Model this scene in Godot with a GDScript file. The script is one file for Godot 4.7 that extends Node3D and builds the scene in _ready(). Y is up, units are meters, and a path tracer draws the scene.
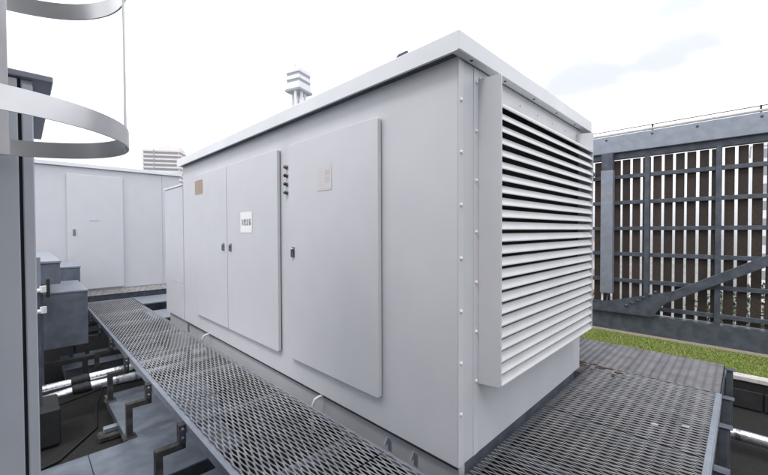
extends Node3D

var M := {}
var used := {}

# ---------------------------------------------------------------- helpers
func S() -> SurfaceTool:
	var st := SurfaceTool.new()
	st.begin(Mesh.PRIMITIVE_TRIANGLES)
	st.set_smooth_group(-1)
	return st

func numbered(n: String) -> String:
	var k: int = used.get(n, 0)
	used[n] = k + 1
	return n if k == 0 else "%s_%03d" % [n, k]

func finish(st: SurfaceTool, mat: Material) -> ArrayMesh:
	st.generate_normals()
	var m := st.commit()
	m.surface_set_material(0, mat)
	return m

func obj(called: String, st: SurfaceTool, mat: Material, parent: Node = null) -> MeshInstance3D:
	return put(called, finish(st, mat), Transform3D(), parent)

func put(called: String, mesh: Mesh, xf: Transform3D, parent: Node = null) -> MeshInstance3D:
	var o := MeshInstance3D.new()
	o.mesh = mesh
	o.transform = xf
	if parent == null:
		o.name = numbered(called)
		add_child(o, true)
	else:
		var k := 0
		var nm := called
		while parent.has_node(NodePath(nm)):
			k += 1
			nm = "%s_%03d" % [called, k]
		o.name = nm
		parent.add_child(o, true)
	return o

func tag(o: Node, label: String, category: String, group := "") -> Node:
	o.set_meta("label", label)
	o.set_meta("category", category)
	if group != "":
		o.set_meta("group", group)
	return o

func thing(called: String, label: String, category: String, at := Vector3.ZERO, group := "") -> Node3D:
	var o := Node3D.new()
	o.name = numbered(called)
	add_child(o, true)
	o.position = at
	tag(o, label, category, group)
	return o

func struct(called: String, st: SurfaceTool, mat: Material) -> MeshInstance3D:
	var o := obj(called, st, mat)
	o.set_meta("kind", "structure")
	return o

func tri(st: SurfaceTool, a: Vector3, b: Vector3, c: Vector3, out: Vector3) -> void:
	if (b - a).cross(c - a).dot(out) > 0.0:
		st.add_vertex(a); st.add_vertex(c); st.add_vertex(b)
	else:
		st.add_vertex(a); st.add_vertex(b); st.add_vertex(c)

func quad(st: SurfaceTool, a: Vector3, b: Vector3, c: Vector3, d: Vector3, out: Vector3) -> void:
	tri(st, a, b, c, out)
	tri(st, a, c, d, out)

# box from corner lo to corner hi, edges chamfered by b
func bx(st: SurfaceTool, lo: Vector3, hi: Vector3, b := 0.0, xf := Transform3D()) -> void:
	var c := (lo + hi) * 0.5
	var h := (hi - lo).abs() * 0.5
	b = min(b, min(h.x, min(h.y, h.z)) * 0.9)
	var P := func(s: Vector3, ax: int) -> Vector3:
		var v := Vector3(s.x * (h.x - b), s.y * (h.y - b), s.z * (h.z - b))
		v[ax] = s[ax] * h[ax]
		return xf * (c + v)
	for ax in 3:
		var u := (ax + 1) % 3
		var w := (ax + 2) % 3
		for sg in [-1.0, 1.0]:
			var q := []
			for k in [[-1.0, -1.0], [1.0, -1.0], [1.0, 1.0], [-1.0, 1.0]]:
				var s := Vector3()
				s[ax] = sg; s[u] = k[0]; s[w] = k[1]
				q.append(P.call(s, ax))
			var o := Vector3()
			o[ax] = sg
			quad(st, q[0], q[1], q[2], q[3], xf.basis * o)
	if b <= 0.0:
		return
	for ax in 3:            # chamfers along axis ax
		var u := (ax + 1) % 3
		var w := (ax + 2) % 3
		for su in [-1.0, 1.0]:
			for sw in [-1.0, 1.0]:
				var s0 := Vector3(); var s1 := Vector3()
				s0[ax] = -1.0; s1[ax] = 1.0
				s0[u] = su; s1[u] = su; s0[w] = sw; s1[w] = sw
				var o := Vector3()
				o[u] = su; o[w] = sw
				quad(st, P.call(s0, u), P.call(s1, u), P.call(s1, w), P.call(s0, w), xf.basis * o)
	for sx in [-1.0, 1.0]:
		for sy in [-1.0, 1.0]:
			for sz in [-1.0, 1.0]:
				var s := Vector3(sx, sy, sz)
				tri(st, P.call(s, 0), P.call(s, 1), P.call(s, 2), xf.basis * s)

# flat bar of section w x t from a to b; "up" is the direction of the w side
func bar(st: SurfaceTool, a: Vector3, b: Vector3, w: float, t: float, up: Vector3, bev := 0.0) -> void:
	var d := b - a
	var z := d.normalized()
	var x := up.cross(z).normalized()
	var y := z.cross(x)
	bx(st, Vector3(-t / 2, -w / 2, 0), Vector3(t / 2, w / 2, d.length()), bev, Transform3D(Basis(x, y, z), a))

func tube(st: SurfaceTool, pts: Array, r, sides := 10, caps := true) -> void:
	var rings := []
	var prev := Vector3.ZERO
	for i in pts.size():
		var p: Vector3 = pts[i]
		var d: Vector3 = (pts[min(i + 1, pts.size() - 1)] - pts[max(i - 1, 0)]).normalized()
		var u: Vector3
		if prev == Vector3.ZERO:
			u = d.cross(Vector3.UP if absf(d.y) < 0.9 else Vector3.RIGHT).normalized()
		else:
			u = (prev - d * prev.dot(d)).normalized()
		prev = u
		var v := d.cross(u)
		var rr: float = r[i] if r is Array else r
		var ring := []
		for k in sides:
			var a := TAU * k / sides
			ring.append(p + (u * cos(a) + v * sin(a)) * rr)
		rings.append(ring)
	st.set_smooth_group(0)
	for i in pts.size() - 1:
		for k in sides:
			var k2 := (k + 1) % sides
			var o: Vector3 = (rings[i][k] + rings[i][k2]) * 0.5 - pts[i]
			quad(st, rings[i][k], rings[i][k2], rings[i + 1][k2], rings[i + 1][k], o)
	st.set_smooth_group(-1)
	if caps:
		var n := pts.size() - 1
		for k in sides:
			var k2 := (k + 1) % sides
			tri(st, pts[0], rings[0][k], rings[0][k2], pts[0] - pts[1])
			tri(st, pts[n], rings[n][k], rings[n][k2], pts[n] - pts[n - 1])

# polygon (x, y) pushed along z from 0 to d, then placed with xf
func prism(st: SurfaceTool, poly: PackedVector2Array, d: float, xf := Transform3D()) -> void:
	var idx := Geometry2D.triangulate_polygon(poly)
	for i in range(0, idx.size(), 3):
		for e in [[0.0, -1.0], [d, 1.0]]:
			var q := []
			for k in 3:
				var p := poly[idx[i + k]]
				q.append(xf * Vector3(p.x, p.y, e[0]))
			tri(st, q[0], q[1], q[2], xf.basis * Vector3(0, 0, e[1] * signf(d)))
	var ccw := not Geometry2D.is_polygon_clockwise(poly)
	for i in poly.size():
		var a := poly[i]
		var b := poly[(i + 1) % poly.size()]
		var n := Vector2(b.y - a.y, a.x - b.x) * (1.0 if ccw else -1.0)
		quad(st, xf * Vector3(a.x, a.y, 0), xf * Vector3(b.x, b.y, 0), xf * Vector3(b.x, b.y, d), xf * Vector3(a.x, a.y, d), xf.basis * Vector3(n.x, n.y, 0))

# low dome (a bolt head) on a face with normal n
func bolt(st: SurfaceTool, p: Vector3, n: Vector3, r: float, h: float) -> void:
	var u := n.cross(Vector3.UP if absf(n.y) < 0.9 else Vector3.RIGHT).normalized()
	var v := n.cross(u)
	var R := []
	for e in [[1.0, 0.0], [0.95, 0.55], [0.55, 0.92]]:
		var ring := []
		for k in 10:
			var a := TAU * k / 10
			ring.append(p + (u * cos(a) + v * sin(a)) * r * e[0] + n * h * e[1])
		R.append(ring)
	st.set_smooth_group(0)
	for j in 2:
		for k in 10:
			var k2 := (k + 1) % 10
			quad(st, R[j][k], R[j][k2], R[j + 1][k2], R[j + 1][k], (R[j][k] + R[j][k2]) * 0.5 - p + n * 0.001)
	for k in 10:
		tri(st, p + n * h, R[2][k], R[2][(k + 1) % 10], n)
	st.set_smooth_group(-1)

# ---------------------------------------------------------------- materials
func ntex(freq: float, seed: int, lo: Color, hi: Color, oct := 4, size := 512, normal := false, bump := 2.0, kind := FastNoiseLite.TYPE_SIMPLEX_SMOOTH) -> NoiseTexture2D:
	var n := FastNoiseLite.new()
	n.noise_type = kind
	n.frequency = freq
	n.seed = seed
	n.fractal_octaves = oct
	var t := NoiseTexture2D.new()
	t.width = size; t.height = size
	t.seamless = true
	t.noise = n
	if normal:
		t.as_normal_map = true
		t.bump_strength = bump
	else:
		var g := Gradient.new()
		g.offsets = PackedFloat32Array([0.12, 0.88])
		g.colors = PackedColorArray([lo, hi])
		t.color_ramp = g
	return t

func mat(col: Color, rough := 0.5, metal := 0.0) -> StandardMaterial3D:
	var m := StandardMaterial3D.new()
	m.albedo_color = col
	m.roughness = rough
	m.metallic = metal
	return m

func mottled(lo: Color, hi: Color, rough: float, metal: float, freq: float, seed: int, scale := 1.0, bump := 0.0, oct := 4, kind := FastNoiseLite.TYPE_SIMPLEX_SMOOTH) -> StandardMaterial3D:
	var m := mat(Color.WHITE, rough, metal)
	m.albedo_texture = ntex(freq, seed, lo, hi, oct, 512, false, 2.0, kind)
	m.uv1_triplanar = true
	m.uv1_world_triplanar = true
	m.uv1_scale = Vector3.ONE * scale
	if bump > 0.0:
		m.normal_enabled = true
		m.normal_texture = ntex(freq * 2.0, seed + 5, lo, hi, 3, 512, true, 4.0, kind)
		m.normal_scale = bump
	return m

func make_materials() -> void:
	M.paint = mottled(Color(0.784, 0.789, 0.812), Color(0.797, 0.802, 0.824), 0.40, 0.0, 0.010, 11, 0.8, 0.03)
	M.paint.uv1_scale = Vector3(0.5, 0.38, 0.5)
	M.paint2 = mottled(Color(0.772, 0.778, 0.803), Color(0.787, 0.793, 0.817), 0.44, 0.0, 0.010, 12, 0.8, 0.03)
	M.paint2.uv1_scale = Vector3(0.5, 0.38, 0.5)
	M.roofpaint = mottled(Color(0.855, 0.868, 0.885), Color(0.885, 0.895, 0.91), 0.4, 0.0, 0.006, 13, 0.5, 0.04)
	M.slat = mottled(Color(0.79, 0.795, 0.805), Color(0.83, 0.835, 0.845), 0.42, 0.0, 0.008, 14, 0.6, 0.0)
	M.cab = mottled(Color(0.67, 0.69, 0.725), Color(0.70, 0.72, 0.755), 0.45, 0.0, 0.006, 15, 0.5, 0.05)
	M.cabroof = mottled(Color(0.50, 0.52, 0.57), Color(0.56, 0.58, 0.63), 0.5, 0.0, 0.01, 16, 0.5)
	M.gasket = mat(Color(0.10, 0.10, 0.12), 0.8)
	M.interior_shade = mottled(Color(0.075, 0.068, 0.068), Color(0.115, 0.10, 0.10), 0.8, 0.0, 0.03, 17)  # near-black tone painted in for the shade between the louvre blades
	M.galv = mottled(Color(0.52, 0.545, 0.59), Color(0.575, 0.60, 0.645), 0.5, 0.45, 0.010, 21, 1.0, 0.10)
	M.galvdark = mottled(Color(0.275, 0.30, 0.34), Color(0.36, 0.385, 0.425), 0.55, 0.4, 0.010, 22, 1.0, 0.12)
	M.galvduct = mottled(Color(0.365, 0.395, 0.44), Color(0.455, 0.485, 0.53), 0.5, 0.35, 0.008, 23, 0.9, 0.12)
	M.mesh = mottled(Color(0.50, 0.505, 0.52), Color(0.70, 0.705, 0.72), 0.5, 0.25, 0.008, 24, 0.9)
	M.meshdark = mottled(Color(0.33, 0.332, 0.35), Color(0.45, 0.452, 0.47), 0.55, 0.3, 0.008, 25, 0.9)
	M.meshmid = mottled(Color(0.43, 0.435, 0.455), Color(0.62, 0.625, 0.645), 0.5, 0.3, 0.008, 24, 0.9)
	M.stain = mottled(Color(0.74, 0.74, 0.75), Color(0.84, 0.84, 0.85), 0.30, 0.9, 0.004, 26, 0.8, 0.1)
	M.weather = mottled(Color(0.17, 0.16, 0.155), Color(0.31, 0.305, 0.31), 0.7, 0.25, 0.008, 27, 1.5, 0.1)
	M.board = mottled(Color(0.115, 0.09, 0.08), Color(0.185, 0.15, 0.13), 0.75, 0.0, 0.02, 28, 2.0, 0.2)
	M.farglass = mat(Color(0.52, 0.55, 0.58), 0.3)
	M.jacket = mottled(Color(0.74, 0.75, 0.77), Color(0.92, 0.925, 0.94), 0.26, 0.85, 0.012, 29, 2.0, 0.6)
	M.tape = mat(Color(0.06, 0.06, 0.07), 0.6)
	M.white = mat(Color(0.86, 0.86, 0.87), 0.45)
	M.chrome = mat(Color(0.55, 0.56, 0.58), 0.25, 0.9)
	M.floor = mottled(Color(0.04, 0.038, 0.038), Color(0.09, 0.083, 0.08), 0.85, 0.0, 0.02, 31, 1.2, 0.6)
	M.concrete = mottled(Color(0.50, 0.50, 0.50), Color(0.66, 0.66, 0.655), 0.85, 0.0, 0.01, 32, 0.7, 0.4)
	M.kerb = mottled(Color(0.66, 0.65, 0.64), Color(0.80, 0.79, 0.78), 0.85, 0.0, 0.02, 33, 1.2, 0.4)
	M.gravel = mottled(Color(0.42, 0.39, 0.33), Color(0.70, 0.67, 0.60), 0.9, 0.0, 0.09, 34, 1.6, 0.8)
	M.lawn = mottled(Color(0.40, 0.43, 0.18), Color(0.55, 0.56, 0.28), 0.9, 0.0, 0.02, 35, 0.9, 0.6)
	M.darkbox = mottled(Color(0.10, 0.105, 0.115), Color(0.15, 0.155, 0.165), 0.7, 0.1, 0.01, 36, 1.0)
	M.black = mat(Color(0.03, 0.03, 0.035), 0.7)
	M.pink = mottled(Color(0.80, 0.765, 0.76), Color(0.85, 0.82, 0.815), 0.8, 0.0, 0.01, 41, 0.05)
	M.balcony = mat(Color(0.47, 0.43, 0.43), 0.8)
	M.glass = mat(Color(0.24, 0.27, 0.31), 0.15)
	M.towerwhite = mat(Color(0.85, 0.86, 0.88), 0.6)
	M.towerdark = mat(Color(0.50, 0.52, 0.57), 0.6)
	M.ground = mottled(Color(0.36, 0.37, 0.36), Color(0.50, 0.50, 0.49), 0.9, 0.0, 0.01, 42, 0.01)
	M.wallfar = mottled(Color(0.84, 0.85, 0.86), Color(0.90, 0.91, 0.92), 0.8, 0.0, 0.01, 43, 0.06)
	M.bark = mottled(Color(0.20, 0.16, 0.13), Color(0.30, 0.25, 0.20), 0.9, 0.0, 0.03, 44, 2.0, 0.5)
	var leaf := mat(Color.WHITE, 0.6)
	leaf.vertex_color_use_as_albedo = true
	leaf.cull_mode = BaseMaterial3D.CULL_DISABLED
	leaf.backlight_enabled = true
	leaf.backlight = Color(0.08, 0.10, 0.03)
	M.leaf = leaf

# ---------------------------------------------------------------- expanded metal
# strands run along z; diamonds are 46 mm across x and 140 mm along z
func expanded(st: SurfaceTool, x0: float, x1: float, z0: float, z1: float, y: float, w: float, t: float, tilt: float, twist: float, rng: RandomNumberGenerator) -> void:
	var SW := 0.046
	var LW := 0.142
	var flat := 0.018
	var wh: float = w * cos(tilt - twist) + t * absf(sin(tilt))
	var amp := (SW / 2 - wh) / 2 + 0.0006
	var n := int(floor((x1 - x0 - wh) / (SW / 2)))
	var off := (x1 - x0 - n * SW / 2) / 2
	for m in n + 1:
		var xc := x0 + off + m * SW / 2
		var ph := (m % 2) * LW / 2
		var pts := []
		var tl := []
		var j := -1
		while true:
			var zc := z0 + ph + j * LW / 2
			if zc - flat > z1:
				break
			var side := 1.0 if (j % 2 == 0) else -1.0
			var jx := rng.randf_range(-0.0007, 0.0007)
			var jy := rng.randf_range(-0.0008, 0.0008)
			for e in [-flat / 2, flat / 2]:
				pts.append(Vector3(xc + side * amp + jx, y + jy, clampf(zc + e, z0, z1)))
				tl.append(tilt - twist)
			pts.append(Vector3(xc, y, clampf(zc + LW / 4, z0, z1)))
			tl.append(tilt + twist)
			j += 1
		for i in pts.size() - 1:
			var p: Vector3 = pts[i]
			var q: Vector3 = pts[i + 1]
			if q.z - p.z < 0.001:
				continue
			var a := Vector3(cos(tl[i]) * w / 2, sin(tl[i]) * w / 2, 0)
			var b := Vector3(-sin(tl[i]) * t / 2, cos(tl[i]) * t / 2, 0)
			var c := Vector3(cos(tl[i + 1]) * w / 2, sin(tl[i + 1]) * w / 2, 0)
			var d := Vector3(-sin(tl[i + 1]) * t / 2, cos(tl[i + 1]) * t / 2, 0)
			quad(st, p + a + b, p - a + b, q - c + d, q + c + d, b)
			quad(st, p + a - b, p - a - b, q - c - d, q + c - d, -b)
			quad(st, p + a + b, p + a - b, q + c - d, q + c + d, a)
			quad(st, p - a + b, p - a - b, q - c - d, q - c + d, -a)

# ---------------------------------------------------------------- sky
func make_sky() -> ImageTexture:
	var W := 1024
	var H := 512
	var n := FastNoiseLite.new()
	n.seed = 108
	n.frequency = 1.3
	n.fractal_octaves = 5
	var n2 := FastNoiseLite.new()
	n2.seed = 19
	n2.frequency = 3.2
	n2.fractal_octaves = 5
	var im := Image.create(W, H, false, Image.FORMAT_RGBF)
	for y in H:
		var el := PI / 2 - (y + 0.5) / H * PI
		for x in W:
			var az := (x + 0.5) / W * TAU
			var d := Vector3(cos(el) * sin(az), sin(el), -cos(el) * cos(az))
			var p := d / (absf(d.y) + 0.35)
			var a := n.get_noise_3d(p.x, p.y, p.z) * 0.5 + 0.5
			var b := n2.get_noise_3d(p.x, p.y, p.z) * 0.5 + 0.5
			var c := clampf((a * 0.6 + b * 0.4 - 0.350) / 0.165, 0.0, 1.0)
			c = c * c * (3.0 - 2.0 * c)
			var gap := Vector3(0.63, 0.665, 0.715)
			var cl := Vector3(1.36, 1.36, 1.40)
			var lift := clampf(d.y * 3.0, 0.0, 1.0)
			var v := gap.lerp(cl, c).lerp(Vector3(1.38, 1.38, 1.42), 1.0 - lift)
			v *= lerpf(0.88, 1.7, clampf(d.y, 0.0, 1.0))
			if d.y < 0.0:
				v = Vector3(0.5, 0.5, 0.52)
			im.set_pixel(x, y, Color(v.x, v.y, v.z))
	return ImageTexture.create_from_image(im)

# ---------------------------------------------------------------- printed sheets
func ink(im: Image, x0: float, y0: float, x1: float, y1: float, w: float, col: Color) -> void:
	var n := int(max(absf(x1 - x0), absf(y1 - y0)) * 2) + 1
	for i in n + 1:
		var x := lerpf(x0, x1, float(i) / n)
		var y := lerpf(y0, y1, float(i) / n)
		im.fill_rect(Rect2i(int(round(x - w / 2)), int(round(y - w / 2)), int(ceil(w)), int(ceil(w))), col)

func print_mat(im: Image) -> StandardMaterial3D:
	im.generate_mipmaps()
	var m := mat(Color.WHITE, 0.55)
	m.albedo_texture = ImageTexture.create_from_image(im)
	return m

# the four characters of a "power generating equipment" sign, as strokes on a 20 x 20 grid
func glyphs() -> Array:
	return [
		[[7, 2, 1, 8], [2, 3, 8, 3], [13, 2, 19, 9], [13, 5, 17, 3], [6, 9, 14, 9], [3, 12, 17, 12], [8, 9, 7, 14], [7, 14, 2, 19], [12, 9, 12, 18], [12, 18, 18, 18], [18, 18, 18, 15]],
		[[4, 1, 16, 1], [2, 4, 18, 4], [2, 4, 2, 8], [18, 4, 18, 8], [10, 1, 10, 9], [5, 6, 8, 6], [12, 6, 15, 6], [5, 8, 8, 8], [12, 8, 15, 8], [4, 11, 16, 11], [4, 11, 4, 17], [16, 11, 16, 17], [4, 14, 16, 14], [4, 17, 16, 17], [10, 10, 10, 19], [10, 19, 18, 19]],
		[[2, 3, 7, 3], [1, 6, 8, 6], [2, 9, 7, 9], [2, 12, 7, 12], [2, 15, 7, 15], [2, 15, 2, 19], [7, 15, 7, 19], [2, 19, 7, 19], [11, 2, 11, 6], [11, 6, 9, 9], [11, 2, 16, 2], [16, 2, 16, 7], [16, 7, 19, 7], [10, 11, 17, 11], [17, 11, 9, 19], [11, 13, 19, 19]],
		[[5, 1, 1, 9], [3, 7, 3, 19], [7, 3, 19, 3], [10, 1, 10, 6], [15, 1, 15, 6], [7, 7, 19, 7], [8, 7, 7, 18], [10, 10, 18, 10], [10, 10, 10, 19], [18, 10, 18, 19], [10, 13, 18, 13], [10, 16, 18, 16], [14, 10, 14, 19]]]

func sheet(called: String, parent: Node3D, y0: float, y1: float, z0: float, z1: float, x: float, m: Material) -> void:
	# a thin sheet on a face that looks towards -x; z1 > z0, left of the picture is z0
	var st := S()
	bx(st, Vector3(x, y0, z0), Vector3(x + 0.002, y1, z1))
	var o := obj(called, st, m, parent)
	st = SurfaceTool.new()
	st.begin(Mesh.PRIMITIVE_TRIANGLES)
	var c := [[Vector3(x - 0.0005, y1, z0), Vector2(0, 0)], [Vector3(x - 0.0005, y1, z1), Vector2(1, 0)], [Vector3(x - 0.0005, y0, z1), Vector2(1, 1)], [Vector3(x - 0.0005, y0, z0), Vector2(0, 1)]]
	for k in [0, 1, 2, 0, 2, 3]:
		st.set_normal(Vector3(-1, 0, 0))
		st.set_uv(c[k][1])
		st.add_vertex(c[k][0])
	var am := st.commit()
	am.surface_set_material(0, m)
	o.mesh = am

# ---------------------------------------------------------------- trees
func tree(at: Vector3, h: float, r: float, seed: int, label: String, tone: float) -> void:
	var rng := RandomNumberGenerator.new()
	rng.seed = seed
	var t := thing("tree", label, "tree", at, "trees beyond the slatted fence")
	var st := S()
	tube(st, [Vector3.ZERO, Vector3(0.1, h * 0.3, 0.05), Vector3(0.0, h * 0.6, 0.15), Vector3(0.1, h * 0.85, 0.1)], [0.22, 0.17, 0.11, 0.04], 8)
	for k in 7:
		var a := k * 2.4 + rng.randf()
		var y := h * rng.randf_range(0.35, 0.7)
		var e := Vector3(cos(a) * r * 0.75, y + h * 0.16, sin(a) * r * 0.75)
		tube(st, [Vector3(0.05, y, 0.08), (Vector3(0.05, y, 0.08) + e) * 0.5 + Vector3(0, 0.15, 0), e], [0.08, 0.055, 0.02], 6)
	obj("trunk", st, M.bark, t)
	st = SurfaceTool.new()
	st.begin(Mesh.PRIMITIVE_TRIANGLES)
	for cl in 60:
		var v := Vector3(rng.randfn(), rng.randfn(), rng.randfn()).normalized() * pow(rng.randf(), 0.4)
		var c := Vector3(v.x * r, h * 0.66 + v.y * h * 0.34, v.z * r)
		var cr := r * rng.randf_range(0.2, 0.34)
		var g := rng.randf_range(0.7, 1.25) * tone
		for k in 70:
			var o := Vector3(rng.randfn(), rng.randfn() * 0.7, rng.randfn()) * cr * 0.55
			var u := Vector3(rng.randfn(), rng.randfn(), rng.randfn()).normalized()
			var w := u.cross(Vector3(rng.randfn(), rng.randfn(), rng.randfn())).normalized()
			var s := rng.randf_range(0.09, 0.17)
			var gg := g * rng.randf_range(0.8, 1.2)
			st.set_normal((o.normalized() + Vector3.UP * 0.5).normalized())
			st.set_color(Color(0.050 * gg, 0.085 * gg, 0.026 * gg))
			var p := c + o
			for q in [[p - u * s, p + w * s * 0.5, p + u * s], [p - u * s, p + u * s, p - w * s * 0.5]]:
				for x in q:
					st.add_vertex(x)
	var am := st.commit()
	am.surface_set_material(0, M.leaf)
	put("crown", am, Transform3D(), t)

# ================================================================ scene
func _ready() -> void:
	var cam := Camera3D.new()
	cam.name = "camera"
	cam.fov = 66.62
	cam.near = 0.05
	cam.far = 6000.0
	cam.position = Vector3(-1.9167, 1.5, 1.2643)
	cam.rotation_order = EULER_ORDER_YXZ
	cam.rotation_degrees = Vector3(-1.0621, -45.051, -0.196)
	add_child(cam)
	cam.current = true

	var we := WorldEnvironment.new()
	we.name = "world_environment"
	var env := Environment.new()
	env.background_mode = Environment.BG_SKY
	var sky := Sky.new()
	var pm := PanoramaSkyMaterial.new()
	pm.panorama = make_sky()
	sky.sky_material = pm
	env.sky = sky
	env.ambient_light_source = Environment.AMBIENT_SOURCE_SKY
	env.tonemap_mode = Environment.TONE_MAPPER_LINEAR
	env.tonemap_exposure = 1.24
	env.sdfgi_enabled = true
	env.ssao_enabled = true
	env.ssil_enabled = true
	env.fog_enabled = true
	env.fog_density = 0.0012
	env.fog_light_color = Color(0.93, 0.94, 0.96)
	we.environment = env
	add_child(we)

	var sun := DirectionalLight3D.new()
	sun.name = "sun"
	sun.light_energy = 0.4
	sun.light_color = Color(1.0, 0.98, 0.95)
	sun.light_angular_distance = 14.0
	sun.shadow_enabled = true
	sun.rotation_degrees = Vector3(-58, -75, 0)
	add_child(sun)

	make_materials()
	build_setting()
	build_enclosure()
	build_side_unit()
	build_back_unit()
	build_left_cabinet()
	build_added_shade_block()
	build_ladder()
	build_walkways()
	build_pit_things()
	build_fence()
	build_far()

# ---------------------------------------------------------------- setting
func build_setting() -> void:
	var st := S()
	bx(st, Vector3(-3000, -12.6, -3000), Vector3(3000, -12, 3000))
	struct("ground", st, M.ground)
	st = S()
	bx(st, Vector3(-30, -11.9, -30), Vector3(4.478, -0.75, 14))
	struct("roof_deck", st, M.floor)
	st = S()
	bx(st, Vector3(4.6, -11.9, -30), Vector3(6.9, -0.372, 14))
	struct("lawn_slab", st, M.lawn)
	st = S()
	bx(st, Vector3(4.46, -0.405, -30), Vector3(4.6, -0.345, 14), 0.008)
	struct("roof_kerb", st, M.kerb)
	st = S()
	bx(st, Vector3(4.48, -11.9, -30), Vector3(4.598, -0.407, 14))
	struct("trench_wall", st, M.floor)
	st = S()
	bx(st, Vector3(5.70, -0.372, -12), Vector3(6.6, -0.362, 12))
	struct("gravel_strip", st, M.gravel)
	# mown grass
	var rng := RandomNumberGenerator.new()
	rng.seed = 5
	var patch := FastNoiseLite.new()
	patch.seed = 3
	patch.frequency = 1.6
	var blade := SurfaceTool.new()
	blade.begin(Mesh.PRIMITIVE_TRIANGLES)
	var bm := mat(Color.WHITE, 0.7)
	bm.vertex_color_use_as_albedo = true
	bm.cull_mode = BaseMaterial3D.CULL_DISABLED
	for v in [Vector3(-0.0035, 0, 0), Vector3(0.003, 0.02, 0.004), Vector3(0.0035, 0, 0), Vector3(-0.0035, 0, 0), Vector3(-0.001, 0.022, 0.004), Vector3(0.003, 0.02, 0.004), Vector3(-0.001, 0.022, 0.004), Vector3(0.001, 0.036, 0.014), Vector3(0.003, 0.02, 0.004)]:
		blade.set_normal(Vector3(0, 0.75, 0.66))
		blade.add_vertex(v)
	var bmesh := blade.commit()
	bmesh.surface_set_material(0, bm)
	var mm := MultiMesh.new()
	mm.transform_format = MultiMesh.TRANSFORM_3D
	mm.use_colors = true
	mm.mesh = bmesh
	var N := 200000
	mm.instance_count = N
	for i in N:
		var x := rng.randf_range(4.59, 5.74)
		var z := rng.randf_range(-3.2, 3.6)
		var p := patch.get_noise_2d(x, z) * 0.5 + 0.5
		var s := rng.randf_range(0.34, 0.68) * (0.75 + p * 0.4)
		var b := Basis(Vector3.UP, rng.randf() * TAU).scaled(Vector3(s, s, s))
		mm.set_instance_transform(i, Transform3D(b, Vector3(x, -0.373, z)))
		var dry := clampf((p - 0.5) * 2.2 + rng.randf_range(-0.25, 0.3), 0.0, 1.0)
		var c := Color(0.32, 0.43, 0.11).lerp(Color(0.47, 0.48, 0.19), dry) * rng.randf_range(0.82, 1.15)
		mm.set_instance_color(i, c)
	var g := MultiMeshInstance3D.new()
	g.name = "grass"
	g.multimesh = mm
	g.set_meta("kind", "stuff")
	tag(g, "short mown green and straw coloured grass between walkway and fence", "grass")
	add_child(g)

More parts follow.
